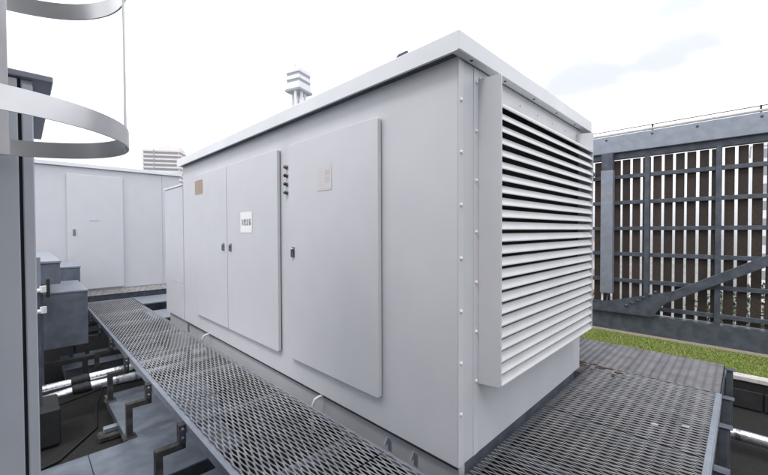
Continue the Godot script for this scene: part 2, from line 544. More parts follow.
# ---------------------------------------------------------------- the big enclosure
func build_enclosure() -> void:
	var t := thing("generator_enclosure", "large pale grey steel equipment enclosure with three doors and louvred end", "enclosure")
	var L := -5.40
	var W := 2.37
	var H := 2.568
	var HT := 2.655
	# long wall
	var st := S()
	bx(st, Vector3(0, 0, L), Vector3(0.04, HT, -0.0005), 0.004)
	obj("long_wall", st, M.paint, t)
	# end wall, with an opening behind the louvres
	st = S()
	bx(st, Vector3(0.041, 0, -0.04), Vector3(0.30, H, 0))
	bx(st, Vector3(2.14, 0, -0.04), Vector3(W, H, 0), 0.004)
	bx(st, Vector3(0.30, 0, -0.04), Vector3(2.14, 0.56, 0))
	bx(st, Vector3(0.30, 2.36, -0.04), Vector3(2.14, H, 0))
	obj("end_wall", st, M.paint2, t)
	st = S()
	bx(st, Vector3(W - 0.04, 0, L), Vector3(W, H, -0.041), 0.004)
	bx(st, Vector3(0.041, 0, L), Vector3(W - 0.041, H, L + 0.04))
	obj("rear_wall", st, M.paint2, t)
	st = S()
	bx(st, Vector3(0.256, 0.492, 0.0008), Vector3(2.192, 2.40, 0.030))
	obj("interior_shade_panel", st, M.interior_shade, t)  # dark sheet whose colour stands in for the unlit inside behind the blades
	# roof with turned down fascia
	st = S()
	prism(st, PackedVector2Array([Vector2(-0.080, 2.570), Vector2(-0.080, 2.684), Vector2(-0.074, 2.690), Vector2(2.524, 2.690), Vector2(2.530, 2.684), Vector2(2.530, 2.570), Vector2(2.34, 2.570), Vector2(2.34, 2.66), Vector2(-0.060, 2.66), Vector2(-0.060, 2.570)]), -(-L + 0.03 + 0.050), Transform3D(Basis(), Vector3(0, 0, 0.050)))
	bx(st, Vector3(-0.0798, 2.5695, 0.0005), Vector3(2.5297, 2.6895, 0.063), 0.006)
	var roof := obj("roof", st, M.roofpaint, t)
	st = S()
	prism(st, PackedVector2Array([Vector2(-0.07, 2.688), Vector2(0.07, 2.688), Vector2(0.05, 2.722), Vector2(-0.03, 2.722)]), 0.012, Transform3D(Basis(Vector3(0, 0, 1), Vector3.UP, Vector3(1, 0, 0)), Vector3(-0.055, 0, -0.42)))
	obj("lifting_lug", st, M.galvdark, roof)
	for x in [0.10, 0.55, 1.05, 1.55, 2.05]:
		st = S()
		bolt(st, Vector3(x, 2.572, 0.036), Vector3.DOWN, 0.011, 0.008)
		obj("screw", st, M.galvdark, roof)
	# corner trims with bolts
	st = S()
	bx(st, Vector3(0.002, 0.0, 0.0005), Vector3(0.062, H - 0.002, 0.005), 0.0015)
	var trim := obj("corner_trim", st, M.paint, t)
	for y in [2.314, 1.99, 1.66, 1.325, 0.99, 0.66, 0.335]:
		st = S()
		bolt(st, Vector3(0.030, y, 0.005), Vector3(0, 0, 1), 0.0125, 0.010)
		obj("bolt", st, M.white, trim)
	st = S()
	bx(st, Vector3(0.182, 0.0, 0.0005), Vector3(0.238, H - 0.002, 0.004), 0.0015)
	var trim2 := obj("flange_strip", st, M.paint, t)
	for y in [2.475, 2.155, 1.83, 1.49, 1.155, 0.826, 0.495]:
		st = S()
		bolt(st, Vector3(0.213, y, 0.004), Vector3(0, 0, 1), 0.0125, 0.010)
		obj("bolt", st, M.white, trim2)
	# louvre hood
	var hood := Node3D.new()
	hood.name = "louvre_hood"
	t.add_child(hood)
	for sx in [[0.240, 0.252], [2.196, 2.208]]:
		st = S()
		var poly := PackedVector2Array([Vector2(0.0005, 0.470), Vector2(0.158, 0.487), Vector2(0.166, 0.497), Vector2(0.166, 2.482), Vector2(0.160, 2.492), Vector2(0.0005, 2.505)])
		prism(st, poly, sx[1] - sx[0], Transform3D(Basis(Vector3(0, 0, 1), Vector3.UP, Vector3(1, 0, 0)), Vector3(sx[0], 0, 0)))
		obj("side_plate", st, M.paint, hood)
	st = S()
	prism(st, PackedVector2Array([Vector2(0.0005, 2.52), Vector2(0.006, 2.52), Vector2(0.006, 2.425), Vector2(0.164, 2.300), Vector2(0.164, 2.286), Vector2(0.156, 2.286), Vector2(0.156, 2.296), Vector2(0.0005, 2.418)]), 1.942, Transform3D(Basis(Vector3(0, 0, 1), Vector3.UP, Vector3(1, 0, 0)), Vector3(0.253, 0, 0)))
	var top := obj("top_flashing", st, M.slat, hood)
	for x in [0.865, 1.20, 1.53, 1.866, 0.53]:
		st = S()
		bolt(st, Vector3(x, 2.478, 0.006), Vector3(0, 0, 1), 0.011, 0.009)
		obj("bolt", st, M.white, top)
	# blades
	st = S()
	prism(st, PackedVector2Array([Vector2(0.165, 0.004), Vector2(0.140, 0.050), Vector2(0.126, 0.051), Vector2(0.126, 0.049), Vector2(0.1385, 0.048), Vector2(0.1632, 0.003), Vector2(0.1632, -0.003), Vector2(0.165, -0.003)]), 1.942, Transform3D(Basis(Vector3(0, 0, 1), Vector3.UP, Vector3(1, 0, 0)), Vector3(0.253, 0, 0)))
	var blade := finish(st, M.slat)
	var n := 23
	for i in n:
		put("blade", blade, Transform3D(Basis(), Vector3(0, 0.494 + i * 0.0780, 0)), hood)
	# doors
	for d in [[-4.70, -3.478, 1], [-3.462, -2.165, -1], [-1.935, -0.667, -1]]:
		var y0 := 0.238
		var y1 := 2.346
		st = S()
		bx(st, Vector3(-0.012, y0 + 0.012, d[0] + 0.012), Vector3(-0.0005, y1 - 0.012, d[1] - 0.012))
		var fr := finish(st, M.gasket)
		st = S()
		rounded_door(st, y0, y1, d[0], d[1])
		var door := obj("door", st, M.paint, t)
		put("gasket", fr, Transform3D(), door)
		# flush swing handle
		var hz: float = d[1] - 0.10 if d[2] > 0 else d[0] + 0.11
		if d[0] == -1.935:
			hz = -1.885 + 0.03
		st = S()
		var hy := 1.295
		bx(st, Vector3(-0.050, hy - 0.055, hz - 0.022), Vector3(-0.042, hy + 0.055, hz + 0.022), 0.006)
		tube(st, [Vector3(-0.043, hy + 0.025, hz), Vector3(-0.066, hy + 0.025, hz)], 0.019, 12)
		bx(st, Vector3(-0.074, hy - 0.048, hz - 0.011), Vector3(-0.060, hy + 0.038, hz + 0.011), 0.005)
		obj("handle", st, M.chrome, door)
		if d[0] == -4.70:
			var im := Image.create(96, 128, false, Image.FORMAT_RGB8)
			im.fill(Color(0.68, 0.60, 0.53))
			for k in 9:
				ink(im, 6, 8 + k * 14, 90, 8 + k * 14, 2, Color(0.50, 0.42, 0.36))
			for k in [6, 30, 52, 70, 90]:
				ink(im, k, 8, k, 120, 2, Color(0.44, 0.36, 0.30))
			sheet("notice_plate", door, 2.055, 2.262, -4.66, -4.345, -0.048, print_mat(im))
		elif d[0] == -3.462:
			var im := Image.create(200, 156, false, Image.FORMAT_RGB8)
			im.fill(Color(0.93, 0.93, 0.94))
			var gs := glyphs()
			for k in 4:
				for s in gs[k]:
					ink(im, 22 + k * 41 + s[0] * 1.75, 52 + s[1] * 2.6, 22 + k * 41 + s[2] * 1.75, 52 + s[3] * 2.6, 4.0, Color(0.13, 0.13, 0.15))
			sheet("sign", door, 1.485, 1.728, -3.055, -2.745, -0.048, print_mat(im))
		else:
			var im := Image.create(120, 128, false, Image.FORMAT_RGB8)
			im.fill(Color(0.80, 0.79, 0.80))
			for k in 10:
				ink(im, 14 + (k % 3) * 3, 14 + k * 10, 40 + (k * 37) % 20, 14 + k * 10, 2, Color(0.745, 0.73, 0.72))
			im.fill_rect(Rect2i(66, 18, 40, 30), Color(0.745, 0.73, 0.72))
			im.fill_rect(Rect2i(66, 56, 40, 34), Color(0.755, 0.745, 0.735))
			ink(im, 10, 118, 108, 118, 2, Color(0.70, 0.68, 0.67))
			sheet("notice_sheet", door, 1.855, 2.06, -1.44, -1.23, -0.048, print_mat(im))
	# indicator lamps between the doors
	var cols := [Color(0.42, 0.38, 0.33), Color(0.26, 0.03, 0.05), Color(0.24, 0.03, 0.05), Color(0.04, 0.38, 0.25)]
	for k in 4:
		var p := Vector3(0, 2.150 - k * 0.086, -2.042)
		st = S()
		tube(st, [p + Vector3(0.0, 0, 0), p + Vector3(-0.010, 0, 0), p + Vector3(-0.014, 0, 0)], [0.024, 0.024, 0.019], 14)
		var lamp := obj("indicator_lamp", st, M.chrome, t)
		st = S()
		tube(st, [p + Vector3(-0.012, 0, 0), p + Vector3(-0.032, 0, 0), p + Vector3(-0.042, 0, 0)], [0.018, 0.017, 0.007], 12)
		obj("lens", st, mat(cols[k], 0.25), lamp)
	# skid base, set back under the walls
	st = S()
	bx(st, Vector3(0.055, -0.26, L + 0.05), Vector3(0.12, -0.002, -0.022), 0.006)
	obj("skid_base", st, M.paint2, t)
	st = S()
	bx(st, Vector3(0.121, -0.20, -0.09), Vector3(2.30, -0.002, -0.03), 0.006)
	obj("end_channel", st, M.galvduct, t)
	st = S()
	bx(st, Vector3(0.45, -0.75, L + 0.2), Vector3(2.2, -0.21, -0.45))
	obj("plinth", st, M.black, t)
	st = S()
	bx(st, Vector3(0.02, -0.030, L + 0.02), Vector3(0.05, -0.0015, -0.02))
	obj("bottom_lip", st, M.galvdark, t)
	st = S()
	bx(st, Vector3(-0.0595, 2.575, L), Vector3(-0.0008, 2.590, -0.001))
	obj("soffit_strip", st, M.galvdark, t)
	# hold-down straps bent out from under the wall
	for z in [-1.50, -4.36]:
		st = S()
		tube(st, [Vector3(0.054, -0.018, z + 0.03), Vector3(-0.01, -0.020, z + 0.015), Vector3(-0.045, -0.038, z), Vector3(-0.066, -0.085, z - 0.01), Vector3(-0.068, -0.34, z - 0.01)], 0.013, 8)
		obj("hold_down_rod", st, M.white, t)

func rounded_door(st: SurfaceTool, y0: float, y1: float, z0: float, z1: float) -> void:
	var poly := PackedVector2Array()
	var r := 0.018
	for c in [[z1 - r, y1 - r, 0], [z0 + r, y1 - r, 1], [z0 + r, y0 + r, 2], [z1 - r, y0 + r, 3]]:
		for k in 5:
			var a: float = (c[2] + k / 4.0) * PI / 2
			poly.append(Vector2(c[0] + cos(a) * r, c[1] + sin(a) * r))
	# (z, y) in the plane, thickness along x: front sheet, then a small chamfer
	var X := Transform3D(Basis(Vector3(0, 0, 1), Vector3.UP, Vector3(1, 0, 0)), Vector3(-0.042, 0, 0))
	prism(st, poly, 0.030, X)
	var cz := (z0 + z1) / 2
	var cy := (y0 + y1) / 2
	var b := 0.004
	var inner := PackedVector2Array()
	for p in poly:
		inner.append(Vector2(p.x - signf(p.x - cz) * b, p.y - signf(p.y - cy) * b))
	for i in poly.size():
		var j := (i + 1) % poly.size()
		var a3 := Vector3(-0.0421, poly[i].y, poly[i].x)
		var b3 := Vector3(-0.0421, poly[j].y, poly[j].x)
		var c3 := Vector3(-0.0455, inner[j].y, inner[j].x)
		var d3 := Vector3(-0.0455, inner[i].y, inner[i].x)
		var out := Vector3(-1, signf(poly[i].y - cy) * 0.5, signf(poly[i].x - cz) * 0.5)
		quad(st, a3, b3, c3, d3, out)
	var idx := Geometry2D.triangulate_polygon(inner)
	for i in range(0, idx.size(), 3):
		var q := []
		for k in 3:
			q.append(Vector3(-0.0455, inner[idx[i + k]].y, inner[idx[i + k]].x))
		tri(st, q[0], q[1], q[2], Vector3(-1, 0, 0))

func build_side_unit() -> void:
	var t := thing("low_equipment_cabinet", "lower pale grey cabinet joined to the far end of the large enclosure", "cabinet", Vector3(0, 0, -5.44))
	var st := S()
	bx(st, Vector3(0, 0.60, -1.06), Vector3(2.2, 2.27, 0), 0.006)
	obj("body", st, M.paint2, t)
	st = S()
	bx(st, Vector3(0.002, 0.0, -1.055), Vector3(2.2, 0.597, 0), 0.004)
	obj("lower_panel", st, M.paint2, t)
	st = S()
	bx(st, Vector3(-0.012, 2.272, -1.075), Vector3(2.2, 2.30, 0), 0.004)
	obj("lid", st, M.roofpaint, t)
	st = S()
	bx(st, Vector3(0.05, -0.75, -1.0), Vector3(2.2, -0.002, 0))
	obj("base", st, M.paint2, t)

# ---------------------------------------------------------------- the unit at the back
func build_back_unit() -> void:
	var t := thing("equipment_enclosure", "white grey steel enclosure standing across the far end of the walkway", "enclosure", Vector3(0, 0, -9))
	var st := S()
	bx(st, Vector3(-4.6, 0.20, -2.6), Vector3(0.95, 2.90, 0), 0.006)
	obj("body", st, M.paint, t)
	st = S()
	bx(st, Vector3(-4.67, 2.902, -2.66), Vector3(1.0, 2.985, 0.06), 0.006)
	obj("roof", st, M.roofpaint, t)
	st = S()
	bx(st, Vector3(-1.235, 0.235, 0.010), Vector3(-0.25, 2.745, 0.045), 0.006)
	var door := obj("door", st, M.paint, t)
	st = S()
	bx(st, Vector3(-1.220, 0.25, 0.0008), Vector3(-0.265, 2.73, 0.010))
	obj("gasket", st, M.gasket, door)
	st = S()
	bx(st, Vector3(-1.145, 1.42, 0.045), Vector3(-1.10, 1.56, 0.055), 0.005)
	bx(st, Vector3(-1.135, 1.43, 0.055), Vector3(-1.11, 1.54, 0.072), 0.006)
	obj("handle", st, M.chrome, door)
	st = S()
	bx(st, Vector3(-0.86, 1.735, 0.045), Vector3(-0.70, 1.760, 0.049))
	obj("name_strip", st, M.cab, door)
	for x in [-2.4, 0.55]:
		st = S()
		bx(st, Vector3(x, 0.202, 0.0005), Vector3(x + 0.012, 2.898, 0.004))
		obj("panel_seam", st, M.cab, t)
	st = S()
	bx(st, Vector3(-4.55, 0.07, -2.55), Vector3(0.92, 0.199, -0.012))
	obj("base_frame", st, M.kerb, t)
	st = S()
	bx(st, Vector3(-4.5, -0.75, -2.5), Vector3(0.9, 0.068, -0.06))
	obj("plinth", st, M.galvdark, t)

# ---------------------------------------------------------------- left cabinet
func build_left_cabinet() -> void:
	var zf := -0.90
	var t := thing("switch_cabinet", "blue grey metal cabinet with overhanging roof cut off by the left edge", "cabinet", Vector3(-1.875, 0, zf))
	var st := S()
	bx(st, Vector3(-1.10, -0.70, -1.30), Vector3(-0.0, 2.150, -0.02))
	obj("body", st, M.cab, t)
	st = S()
	bx(st, Vector3(-0.036, -0.70, -0.019), Vector3(0.0, 2.128, 0.0), 0.004)
	obj("corner_post", st, M.cab, t)
	for k in 2:
		st = S()
		bx(st, Vector3(-0.047 - (k + 1) * 0.50, -0.62, -0.019), Vector3(-0.047 - k * 0.50, 2.145, 0.001), 0.004)
		obj("front_panel", st, M.cab, t)
	st = S()
	bx(st, Vector3(-0.047, -0.69, -0.0195), Vector3(-0.036, 2.148, -0.016))
	obj("dark_joint", st, M.gasket, t)
	st = S()
	bx(st, Vector3(-1.17, 2.151, -1.36), Vector3(0.065, 2.178, 0.012), 0.004)
	obj("roof", st, M.cabroof, t)
	st = S()
	bx(st, Vector3(-1.08, -0.75, -1.28), Vector3(-0.02, -0.701, -0.03))
	obj("base", st, M.galvdark, t)

# ---------------------------------------------------------------- caged ladder
func build_added_shade_block() -> void:
	# tall block added out of view to darken the long wall; carries the ladder
	var t := thing("added_shade_block", "tall grey block added unseen behind the caged ladder to shade the long wall", "building", Vector3(-2.63, -0.75, -0.80))
	var st := S()
	bx(st, Vector3(-4.0, 0, 0), Vector3(0, 5.2, 6.5), 0.01)
	obj("wall", st, M.concrete, t)
	st = S()
	bx(st, Vector3(-4.1, 5.202, -0.08), Vector3(0.08, 5.38, 6.6), 0.01)
	obj("roof", st, M.kerb, t)

func build_ladder() -> void:
	var c := Vector3(-2.010, 0, -0.385)
	var r := 0.376
	var t := thing("caged_ladder", "stainless steel safety cage of a fixed ladder close to the camera", "ladder", c)
	# the ladder itself stands at the open side of the hoops
	for s in [-1, 1]:
		var st := S()
		bx(st, Vector3(-r - 0.10, -0.75, s * 0.21 - 0.012), Vector3(-r - 0.03, 4.6, s * 0.21 + 0.012), 0.003)
		obj("stringer", st, M.stain, t)
	for y in [0.3, 2.1, 3.9]:
		for s in [-1, 1]:
			var st := S()
			bx(st, Vector3(-0.62, y - 0.02, s * 0.21 - 0.022), Vector3(-r - 0.101, y + 0.02, s * 0.21 - 0.013), 0.001)
			obj("wall_bracket", st, M.stain, t)
	for k in 17:
		var st := S()
		tube(st, [Vector3(-r - 0.065, -0.5 + k * 0.3, -0.2), Vector3(-r - 0.065, -0.5 + k * 0.3, 0.2)], 0.014, 10)
		obj("rung", st, M.stain, t)
	for y in [1.797, 2.355, 2.915, 3.475, 4.035]:
		var st := S()
		band(st, r, y, y + 0.062, 0.006, deg_to_rad(-145), deg_to_rad(145))
		for s in [-1.0, 1.0]:
			var e := Vector3(cos(deg_to_rad(145)) * r, y + 0.031, s * sin(deg_to_rad(145)) * r)
			bar(st, e, Vector3(-r - 0.09, y + 0.031, s * 0.224), 0.062, 0.006, Vector3.UP)
		obj("hoop", st, M.stain, t)
	# vertical straps inside the hoops (angle measured from +x towards -z)
	for a in [deg_to_rad(-7), deg_to_rad(85), deg_to_rad(-102)]:
		var st := S()
		var n := Vector3(cos(a), 0, -sin(a))
		var u := Vector3(sin(a), 0, cos(a))
		var p := n * (r - 0.008)
		bx(st, Vector3(-0.032, 1.797, -0.003), Vector3(0.032, 4.6, 0.003), 0.001, Transform3D(Basis(u, Vector3.UP, n), p))
		obj("strap", st, M.stain, t)

func band(st: SurfaceTool, r: float, y0: float, y1: float, th: float, a0: float, a1: float) -> void:
	var n := 64
	st.set_smooth_group(0)
	for part in 2:
		var rr := r - th / 2 if part == 0 else r + th / 2
		for i in n:
			var a := lerpf(a0, a1, float(i) / n)
			var b := lerpf(a0, a1, float(i + 1) / n)
			var pa := Vector3(cos(a), 0, -sin(a)) * rr
			var pb := Vector3(cos(b), 0, -sin(b)) * rr
			var o := (pa + pb) * (1.0 if part == 1 else -1.0)
			st.set_smooth_group(part + 1)
			quad(st, pa + Vector3.UP * y0, pb + Vector3.UP * y0, pb + Vector3.UP * y1, pa + Vector3.UP * y1, o)
	st.set_smooth_group(-1)
	for i in n:
		var a := lerpf(a0, a1, float(i) / n)
		var b := lerpf(a0, a1, float(i + 1) / n)
		for e in [[y0, Vector3.DOWN], [y1, Vector3.UP]]:
			var h: Vector3 = Vector3.UP * e[0]
			var da := Vector3(cos(a), 0, -sin(a))
			var db := Vector3(cos(b), 0, -sin(b))
			quad(st, da * (r - th / 2) + h, da * (r + th / 2) + h, db * (r + th / 2) + h, db * (r - th / 2) + h, e[1])

# ---------------------------------------------------------------- walkways
func build_walkways() -> void:
	var rng := RandomNumberGenerator.new()
	rng.seed = 21
	var t := thing("mesh_walkway", "long galvanised expanded metal walkway along the doors of the enclosure", "walkway")
	var y := -0.062
	var zs := [1.30, -0.52, -2.34, -4.16, -5.98, -7.80, -8.93]
	for i in zs.size() - 1:
		var st := S()
		expanded(st, -0.955, -0.115, zs[i + 1] + 0.004, zs[i] - 0.004, y, 0.0132, 0.0052, deg_to_rad(-28), deg_to_rad(-8), rng)
		obj("mesh_panel", st, M.mesh, t)
	var st := S()
	bx(st, Vector3(-1.0, -0.128, -8.93), Vector3(-0.992, -0.054, 1.3), 0.002)
	bx(st, Vector3(-0.992, -0.080, -8.93), Vector3(-0.945, -0.0725, 1.3))
	obj("edge_angle", st, M.galv, t)
	st = S()
	bx(st, Vector3(-0.110, -0.128, -7.8), Vector3(-0.103, -0.070, 1.3), 0.002)
	bx(st, Vector3(-0.16, -0.080, -7.8), Vector3(-0.110, -0.0725, 1.3))
	obj("edge_angle", st, M.galv, t)
	var k := 0
	for z in [1.24, 0.14, -0.86, -1.96, -3.06, -4.16, -5.26, -6.36, -7.46]:
		st = S()
		bx(st, Vector3(-0.99, -0.135, z - 0.025), Vector3(-0.112, -0.081, z + 0.025), 0.003)
		obj("cross_bearer", st, M.galv, t)
		# cranked leg
		st = S()
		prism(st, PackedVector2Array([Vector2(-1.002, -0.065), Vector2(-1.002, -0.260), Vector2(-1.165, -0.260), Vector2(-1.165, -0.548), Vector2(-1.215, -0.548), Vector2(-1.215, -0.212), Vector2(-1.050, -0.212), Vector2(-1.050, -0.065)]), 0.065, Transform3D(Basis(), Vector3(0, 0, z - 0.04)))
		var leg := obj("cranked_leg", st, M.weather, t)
		for by in [-0.095, -0.165]:
			st = S()
			bolt(st, Vector3(-1.026, by, z + 0.034), Vector3(0, 0, 1), 0.012, 0.010)
			obj("bolt", st, M.galv, leg)
		st = S()
		bx(st, Vector3(-1.245, -0.549, z - 0.07), Vector3(-1.135, -0.540, z + 0.055), 0.002)
		obj("foot_plate", st, M.weather, leg)
		st = S()
		bx(st, Vector3(-1.052, -0.100, z + 0.026), Vector3(-1.001, -0.205, z + 0.034))
		obj("fixing_plate", st, M.galvdark, t)
		st = S()
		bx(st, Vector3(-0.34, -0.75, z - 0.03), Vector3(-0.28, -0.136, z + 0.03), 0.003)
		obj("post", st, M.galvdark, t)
		k += 1
	# corner clips beside the enclosure
	for z in [-0.585, -0.335]:
		st = S()
		prism(st, PackedVector2Array([Vector2(-0.075, -0.07), Vector2(-0.03, -0.07), Vector2(-0.03, -0.022), Vector2(-0.036, -0.018)]), 0.006, Transform3D(Basis(), Vector3(0, 0, z)))
		bx(st, Vector3(-0.032, -0.12, z), Vector3(-0.027, -0.020, z + 0.035))
		obj("corner_clip", st, M.galv, t)

	# crossing piece in front of the back unit
	var tc := thing("cross_walkway", "grey metal walkway section crossing in front of the far white enclosure", "walkway")
	st = S()
	bx(st, Vector3(-1.0, -0.085, -8.98), Vector3(0.9, -0.058, -8.20 - 0.745), 0.002)
	bx(st, Vector3(-0.10, -0.085, -8.944), Vector3(0.9, -0.058, -7.95), 0.002)
	obj("deck_plate", st, M.galv, tc)
	for x in [-0.05, 0.8]:
		st = S()
		bx(st, Vector3(x, -0.75, -8.2), Vector3(x + 0.05, -0.086, -8.15))
		obj("leg", st, M.galvdark, tc)

	# the platform at the louvred end
	var p := thing("mesh_platform", "dark expanded metal platform around the louvred end of the enclosure", "platform")
	for e in [[0.005, 1.34, 0.018, -36.0, M.meshmid], [1.35, 2.735, 0.018, -38.0, M.meshmid]]:
		st = S()
		expanded(st, e[0], e[1], e[2], 1.10, y, 0.0094, 0.0052, deg_to_rad(e[3]), deg_to_rad(-8), rng)
		obj("mesh_panel", st, e[4], p)
	st = S()
	expanded(st, 2.40, 2.735, -3.2, 0.010, y, 0.0104, 0.0054, deg_to_rad(-38), deg_to_rad(-8), rng)
	obj("mesh_panel", st, M.meshmid, p)
	st = S()
	expanded(st, 2.755, 3.785, -1.10, 1.115, y, 0.0140, 0.0045, deg_to_rad(42), deg_to_rad(13), rng)
	obj("coarse_panel", st, M.meshdark, p)
	st = S()
	expanded(st, 2.755, 3.785, -3.2, -1.11, y, 0.0140, 0.0045, deg_to_rad(42), deg_to_rad(13), rng)
	obj("coarse_panel", st, M.meshdark, p)
	st = S()
	bx(st, Vector3(0.0, -0.128, 1.122), Vector3(2.745, -0.057, 1.130), 0.002)
	bx(st, Vector3(0.0, -0.0625, 1.086), Vector3(2.745, -0.0565, 1.122), 0.002)
	obj("edge_angle", st, M.galv, p)
	st = S()
	bx(st, Vector3(2.748, -0.20, 1.120), Vector3(3.79, -0.075, 1.128), 0.002)
	bx(st, Vector3(3.786, -0.20, -3.2), Vector3(3.794, -0.068, 1.12), 0.002)
	obj("edge_channel", st, M.galvdark, p)
	for x in [0.55, 1.35, 2.05, 2.745, 3.40]:
		st = S()
		bx(st, Vector3(x - 0.025, -0.14, -0.0 + 0.03), Vector3(x + 0.025, -0.082, 1.118), 0.003)
		obj("cross_bearer", st, M.galvdark, p)
	for x in [1.30, 2.05, 2.74, 3.72]:
		st = S()
		bx(st, Vector3(x, -0.75, 1.132), Vector3(x + 0.06, -0.10, 1.190), 0.003)
		obj("post", st, M.galvdark, p)
		st = S()
		bx(st, Vector3(x - 0.01, -0.098, 1.131), Vector3(x + 0.075, -0.088, 1.215), 0.002)
		obj("post_cap", st, M.galvdark, p)
	# small bright ties clipped to the mesh
	for q in [Vector3(1.62, -0.05, 0.75), Vector3(1.75, -0.05, 0.93)]:
		st = S()
		bar(st, q, q + Vector3(0.004, 0.002, 0.045), 0.010, 0.004, Vector3.UP)
		obj("wire_tie", st, M.white, p)
	# debris along the seam
	st = S()
	for kk in 26:
		var z := rng.randf_range(-0.25, 0.12)
		var x := 2.70 + rng.randf_range(-0.06, 0.05) + (0.0 if rng.randf() > 0.3 else -0.15)
		bx(st, Vector3(x, -0.056, z), Vector3(x + rng.randf_range(0.01, 0.04), -0.05, z + rng.randf_range(0.02, 0.07)), 0.002, Transform3D(Basis(Vector3.UP, rng.randf_range(-0.1, 0.1)), Vector3.ZERO))
	var deb := obj("dead_leaves", st, mottled(Color(0.20, 0.15, 0.10), Color(0.34, 0.27, 0.19), 0.9, 0.0, 0.1, 77, 3.0))
	deb.set_meta("kind", "stuff")
	tag(deb, "brown dead leaves caught on the platform seam beside the enclosure corner", "leaves")

# ---------------------------------------------------------------- in the pit
func build_pit_things() -> void:
	# flat duct covers crossing under the walkway
	var cov := [[-1.20, -4.40, -2.985, -0.55, "wide galvanised duct cover crossing under the walkway beyond the nearer one", -0.18],
		[-2.6, -2.97, -2.14, -0.54, "galvanised duct cover running from behind the left cabinet under the walkway", -0.42],
		[-1.25, -1.98, -1.10, -0.56, "galvanised duct cover at the bottom of the picture beside the cranked leg", -0.62],
		[-1.25, -0.62, 0.3, -0.56, "galvanised duct cover under the nearest mesh panels", -0.5],
		[-1.5, -6.5, -5.7, -0.50, "galvanised duct cover under the far mesh panels", -0.2]]
	for e in cov:
		var st := S()
		var t := thing("duct_cover", e[4], "duct", Vector3.ZERO, "duct covers under the walkway")
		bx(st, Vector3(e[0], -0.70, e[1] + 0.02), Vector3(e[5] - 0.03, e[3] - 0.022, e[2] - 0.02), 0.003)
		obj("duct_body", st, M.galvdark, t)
		var n := 2
		var x0: float = e[0] - 0.02
		var x1: float = e[5]
		for k in n:
			st = S()
			bx(st, Vector3(lerpf(x0, x1, float(k) / n) + 0.002, e[3] - 0.021, e[1]), Vector3(lerpf(x0, x1, float(k + 1) / n) - 0.002, e[3], e[2]), 0.005)
			obj("cover_plate", st, M.galvduct, t)
	# insulated pipes
	var defs := [
		[[Vector3(-2.6, -0.35, -4.50), Vector3(-1.50, -0.345, -4.55), Vector3(-1.36, -0.34, -4.56), Vector3(-0.6, -0.335, -4.62), Vector3(0.04, -0.335, -4.62)], "upper insulated pipe in shiny foil jacket running under the walkway"],
		[[Vector3(-2.6, -0.52, -4.42), Vector3(-1.50, -0.41, -4.44), Vector3(-1.36, -0.41, -4.45), Vector3(-0.6, -0.43, -4.48), Vector3(0.04, -0.43, -4.48)], "lower insulated pipe in shiny foil jacket next to the duct cover"]]
	for d in defs:
		var t := thing("insulated_pipe", d[1], "pipe", Vector3.ZERO, "insulated pipes under the walkway")
		var P: Array = d[0]
		var st := S()
		tube(st, [P[0], P[1], P[2]], 0.048, 14)
		obj("jacket", st, M.jacket, t)
		st = S()
		tube(st, [P[2], P[3], P[4]], 0.056, 14)
		obj("jacket", st, M.jacket, t)
		st = S()
		var rng := RandomNumberGenerator.new()
		rng.seed = 9
		for k in 9:
			var a: Vector3 = (P[1] as Vector3).lerp(P[2], k / 9.0) + Vector3(-0.02 + k * 0.001, rng.randf_range(-0.004, 0.004), 0)
			tube(st, [a, a + Vector3(0.045, 0.004, 0)], 0.056 + rng.randf_range(0, 0.008), 12)
		obj("black_tape", st, M.tape, t)
		for x in [0.35, 0.62]:
			st = S()
			var q: Vector3 = (P[2] as Vector3).lerp(P[3], x)
			tube(st, [q, q + Vector3(0.03, 0, 0)], 0.0595, 14)
			obj("band", st, M.chrome, t)
	# galvanised boxes by the back unit
	var bd := [
		[Vector3(-2.6, -0.14, -7.0), Vector3(-1.24, 0.66, -5.55), "low galvanised box with a lid beside the walkway"],
		[Vector3(-2.3, 0.3, -8.5), Vector3(-1.19, 0.90, -7.05), "galvanised box behind the low lidded one against the white enclosure"],
		[Vector3(-2.6, 0.90, -6.9), Vector3(-1.60, 1.17, -4.35), "stained galvanised duct end hanging beside the left cabinet"]]
	for e in bd:
		var t := thing("galvanised_box", e[2], "duct box", Vector3.ZERO, "galvanised boxes at the left")
		var lo: Vector3 = e[0]
		var hi: Vector3 = e[1]
		var st := S()
		bx(st, lo, Vector3(hi.x - 0.01, hi.y - 0.035, hi.z - 0.01), 0.006)
		obj("body", st, M.galvduct, t)
		st = S()
		bx(st, Vector3(lo.x, hi.y - 0.034, lo.z), hi, 0.006)
		obj("lid", st, M.galv, t)
		for x in [lo.x + 0.1, hi.x - 0.2]:
			st = S()
			bx(st, Vector3(x, -0.75, hi.z - 0.5), Vector3(x + 0.05, lo.y - 0.002, hi.z - 0.45))
			obj("stand", st, M.galvdark, t)
	# pipe rack in front of the hanging duct
	var tr := thing("valve_rack", "small rack of white pipe stubs and a brown valve beside the left cabinet", "pipe rack", Vector3(-1.80, 0, -4.0))
	var st := S()
	bx(st, Vector3(-0.035, 0.87, 0), Vector3(0.015, 1.235, 0.02), 0.003)
	obj("upright", st, M.galv, tr)
	st = S()
	bx(st, Vector3(-0.03, -0.75, -0.01), Vector3(0.01, 0.869, 0.01))
	obj("post", st, M.galvdark, tr)
	for y in [0.885, 0.665]:
		st = S()
		tube(st, [Vector3(-0.4, y, 0.03), Vector3(0.03, y, 0.03)], 0.022, 10)
		tube(st, [Vector3(0.03, y - 0.02, 0.03), Vector3(0.03, y + 0.045, 0.03)], 0.028, 10)
		obj("pipe_stub", st, M.white, tr)
	st = S()
	bx(st, Vector3(0.055, 0.80, -0.02), Vector3(0.085, 1.00, 0.02), 0.006)
